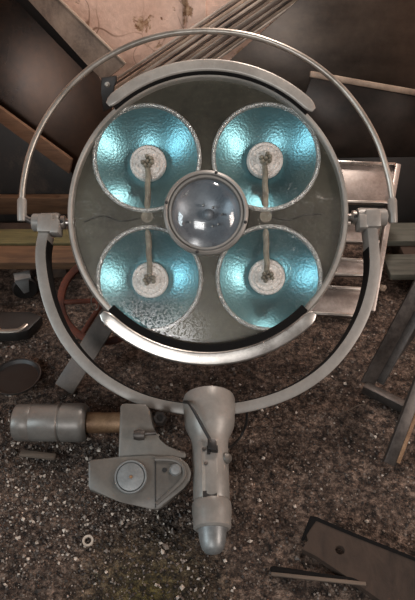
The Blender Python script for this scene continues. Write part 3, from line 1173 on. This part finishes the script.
b.build('shade_edge', M['shade_strip'], bd)['label'] = 'shadow along the far edge of the board, built as a black strip'
b = MB()
b.lathe([(0.006, 0.0), (0.0095, 0.0), (0.0095, 0.004), (0.006, 0.004)], at_z(88, 541, 0.001), V((0.1, -0.25, 1)), 28, closed=True)
tag(b.build('washer', M['pale']), 'small pale ring washer on the floor at the lower left', 'washer')
b = MB()
b.beam(at_z(20, 453, 0.008), at_z(56, 457, 0.008), 0.014, 0.008, V((0, 1, 0)), 0.003)
tag(b.build('wood_chip', M['lath']), 'short dusty stick on the floor below the grey counterweight', 'stick')
b = MB()
b.tube(smooth_path([at_z(x, y, 0.004) for x, y in ((344, 412), (351, 409), (359, 405), (365, 404))], 4), 0.0012, 6)
tag(b.build('twig', M['lath']), 'thin twig on the floor left of the steel stand', 'twig')
for k, (px, py, s, lab) in enumerate(((383, 288, 0.013, 'pale brown stone on the ground left of the dark upright'), (369, 276, 0.009, 'small pale stone beside the rack rail'))):
    b = MB()
    c = at_z(px, py, 0.008)
    vs = []
    for q in range(14):
        th = q * 2.4
        zz = 1 - 2 * (q + 0.5) / 14
        rr = math.sqrt(1 - zz * zz)
        vs.append(c + V((math.cos(th) * rr * s * rnd.uniform(0.7, 1.2), math.sin(th) * rr * s * rnd.uniform(0.7, 1.2), zz * s * 0.8)))
    for v in vs:
        b.bm.verts.new(v)
    bmesh.ops.convex_hull(b.bm, input=b.bm.verts[:])
    tag(b.build('stone', M['edge'], smooth=False), lab, 'stone')

# gravel
chips = [worn_metal('chip_%d' % i, c, tuple(int(x * 0.6) for x in c), 0.6, 0, 40) for i, c in enumerate(((52, 42, 36), (98, 84, 74), (140, 127, 117), (204, 191, 178)))]
OCT = [(1, 0, 0), (-1, 0, 0), (0, 1, 0), (0, -1, 0), (0, 0, 1), (0, 0, -1)]
OF = [(0, 2, 4), (2, 1, 4), (1, 3, 4), (3, 0, 4), (2, 0, 5), (1, 2, 5), (3, 1, 5), (0, 3, 5)]
b = MB()
for i in range(24260):
    if i < 19000:
        x, y = rnd.uniform(-0.62, 0.66), rnd.uniform(0.36, 1.2)
        pale = 0.025
        s = 0.0009 + 0.0026 * rnd.random() ** 2.2
    else:
        x, y = rnd.gauss(-0.27, 0.16), rnd.gauss(0.60, 0.085)
        pale = 0.13
        s = 0.001 + 0.0024 * rnd.random() ** 2.0
    if rnd.random() < 0.02:
        s *= 1.8
    if i >= 24000:
        x, y = (rnd.gauss(-0.24, 0.17), rnd.gauss(0.6, 0.08)) if i % 3 else (rnd.uniform(-0.5, 0.5), rnd.uniform(0.38, 0.9))
        s, pale = rnd.uniform(0.0028, 0.0052), 0.6
    gx, gy = project(V((x, y, 0)))
    if gx > 298 and (gx - 311) * 0.403 - 6 < gy - 518 and (gx - 302) * 0.69 + 6 > gy - 549:
        continue                                    # nothing lies under the board
    z = noise.noise(V((x * 9, y * 9, 0))) * 0.004 + noise.noise(V((x * 34, y * 34, 3))) * 0.003 - 0.006
    mi = 3 if rnd.random() < pale else rnd.choice((0, 0, 1, 1, 2))
    m = Matrix.Rotation(rnd.uniform(0, 6.28), 3, 'Z') @ Matrix.Rotation(rnd.uniform(0, 6.28), 3, 'X')
    vs = [V((x, y, z + s * 0.4)) + m @ (V(p) * s * rnd.uniform(0.6, 1.3)) for p in OCT]
    b.raw(vs, OF, mi)
g = b.build('gravel', chips, smooth=False)
g['kind'] = 'stuff'
g['label'] = 'brown and pale grit and chips scattered over the floor'
g['category'] = 'gravel'

# ------------------------------------------------------------------ light
wd = bpy.data.worlds.new('world')
scene.world = wd
wd.use_nodes = True
bg = wd.node_tree.nodes['Background']
bg.inputs[0].default_value = (1.0, 0.9, 0.82, 1)
bg.inputs[1].default_value = 0.03


def area(name, loc, to, sx, sy, e, col):
    L = bpy.data.lights.new(name, 'AREA')
    L.shape = 'RECTANGLE'
    L.size, L.size_y = sx, sy
    L.energy = e
    L.color = col
    o = bpy.data.objects.new(name, L)
    o.location = loc
    o.rotation_euler = (V(to) - V(loc)).to_track_quat('-Z', 'Y').to_euler()
    COL.objects.link(o)
    return o


area('window_light_left', (-1.9, -0.3, 1.15), (0, 1.0, 0.35), 0.6, 1.0, 19, (0.80, 0.94, 1.0))
area('window_light_right', (1.9, -0.25, 1.15), (0, 1.0, 0.35), 0.6, 1.0, 28, (1.0, 0.86, 0.78))
area('window_light_front', (-0.6, -2.0, 1.84), (0, 1.0, 0.3), 0.9, 0.7, 30, (0.98, 0.97, 0.96))
area('wall_fill_light', (0.35, 1.8, 1.6), (0.0, 1.72, 0), 0.6, 0.12, 24, (1.0, 0.88, 0.80))  # unseen light added to brighten the back wall; no lamp stands there

scene.view_settings.view_transform = 'Standard'
scene.view_settings.look = 'None'
scene.view_settings.gamma = 1
scene.view_settings.use_curve_mapping = False
scene.view_settings.exposure = 0.35
scene.cycles.use_denoising = True
scene.cycles.max_bounces = 8
scene.cycles.transparent_max_bounces = 12
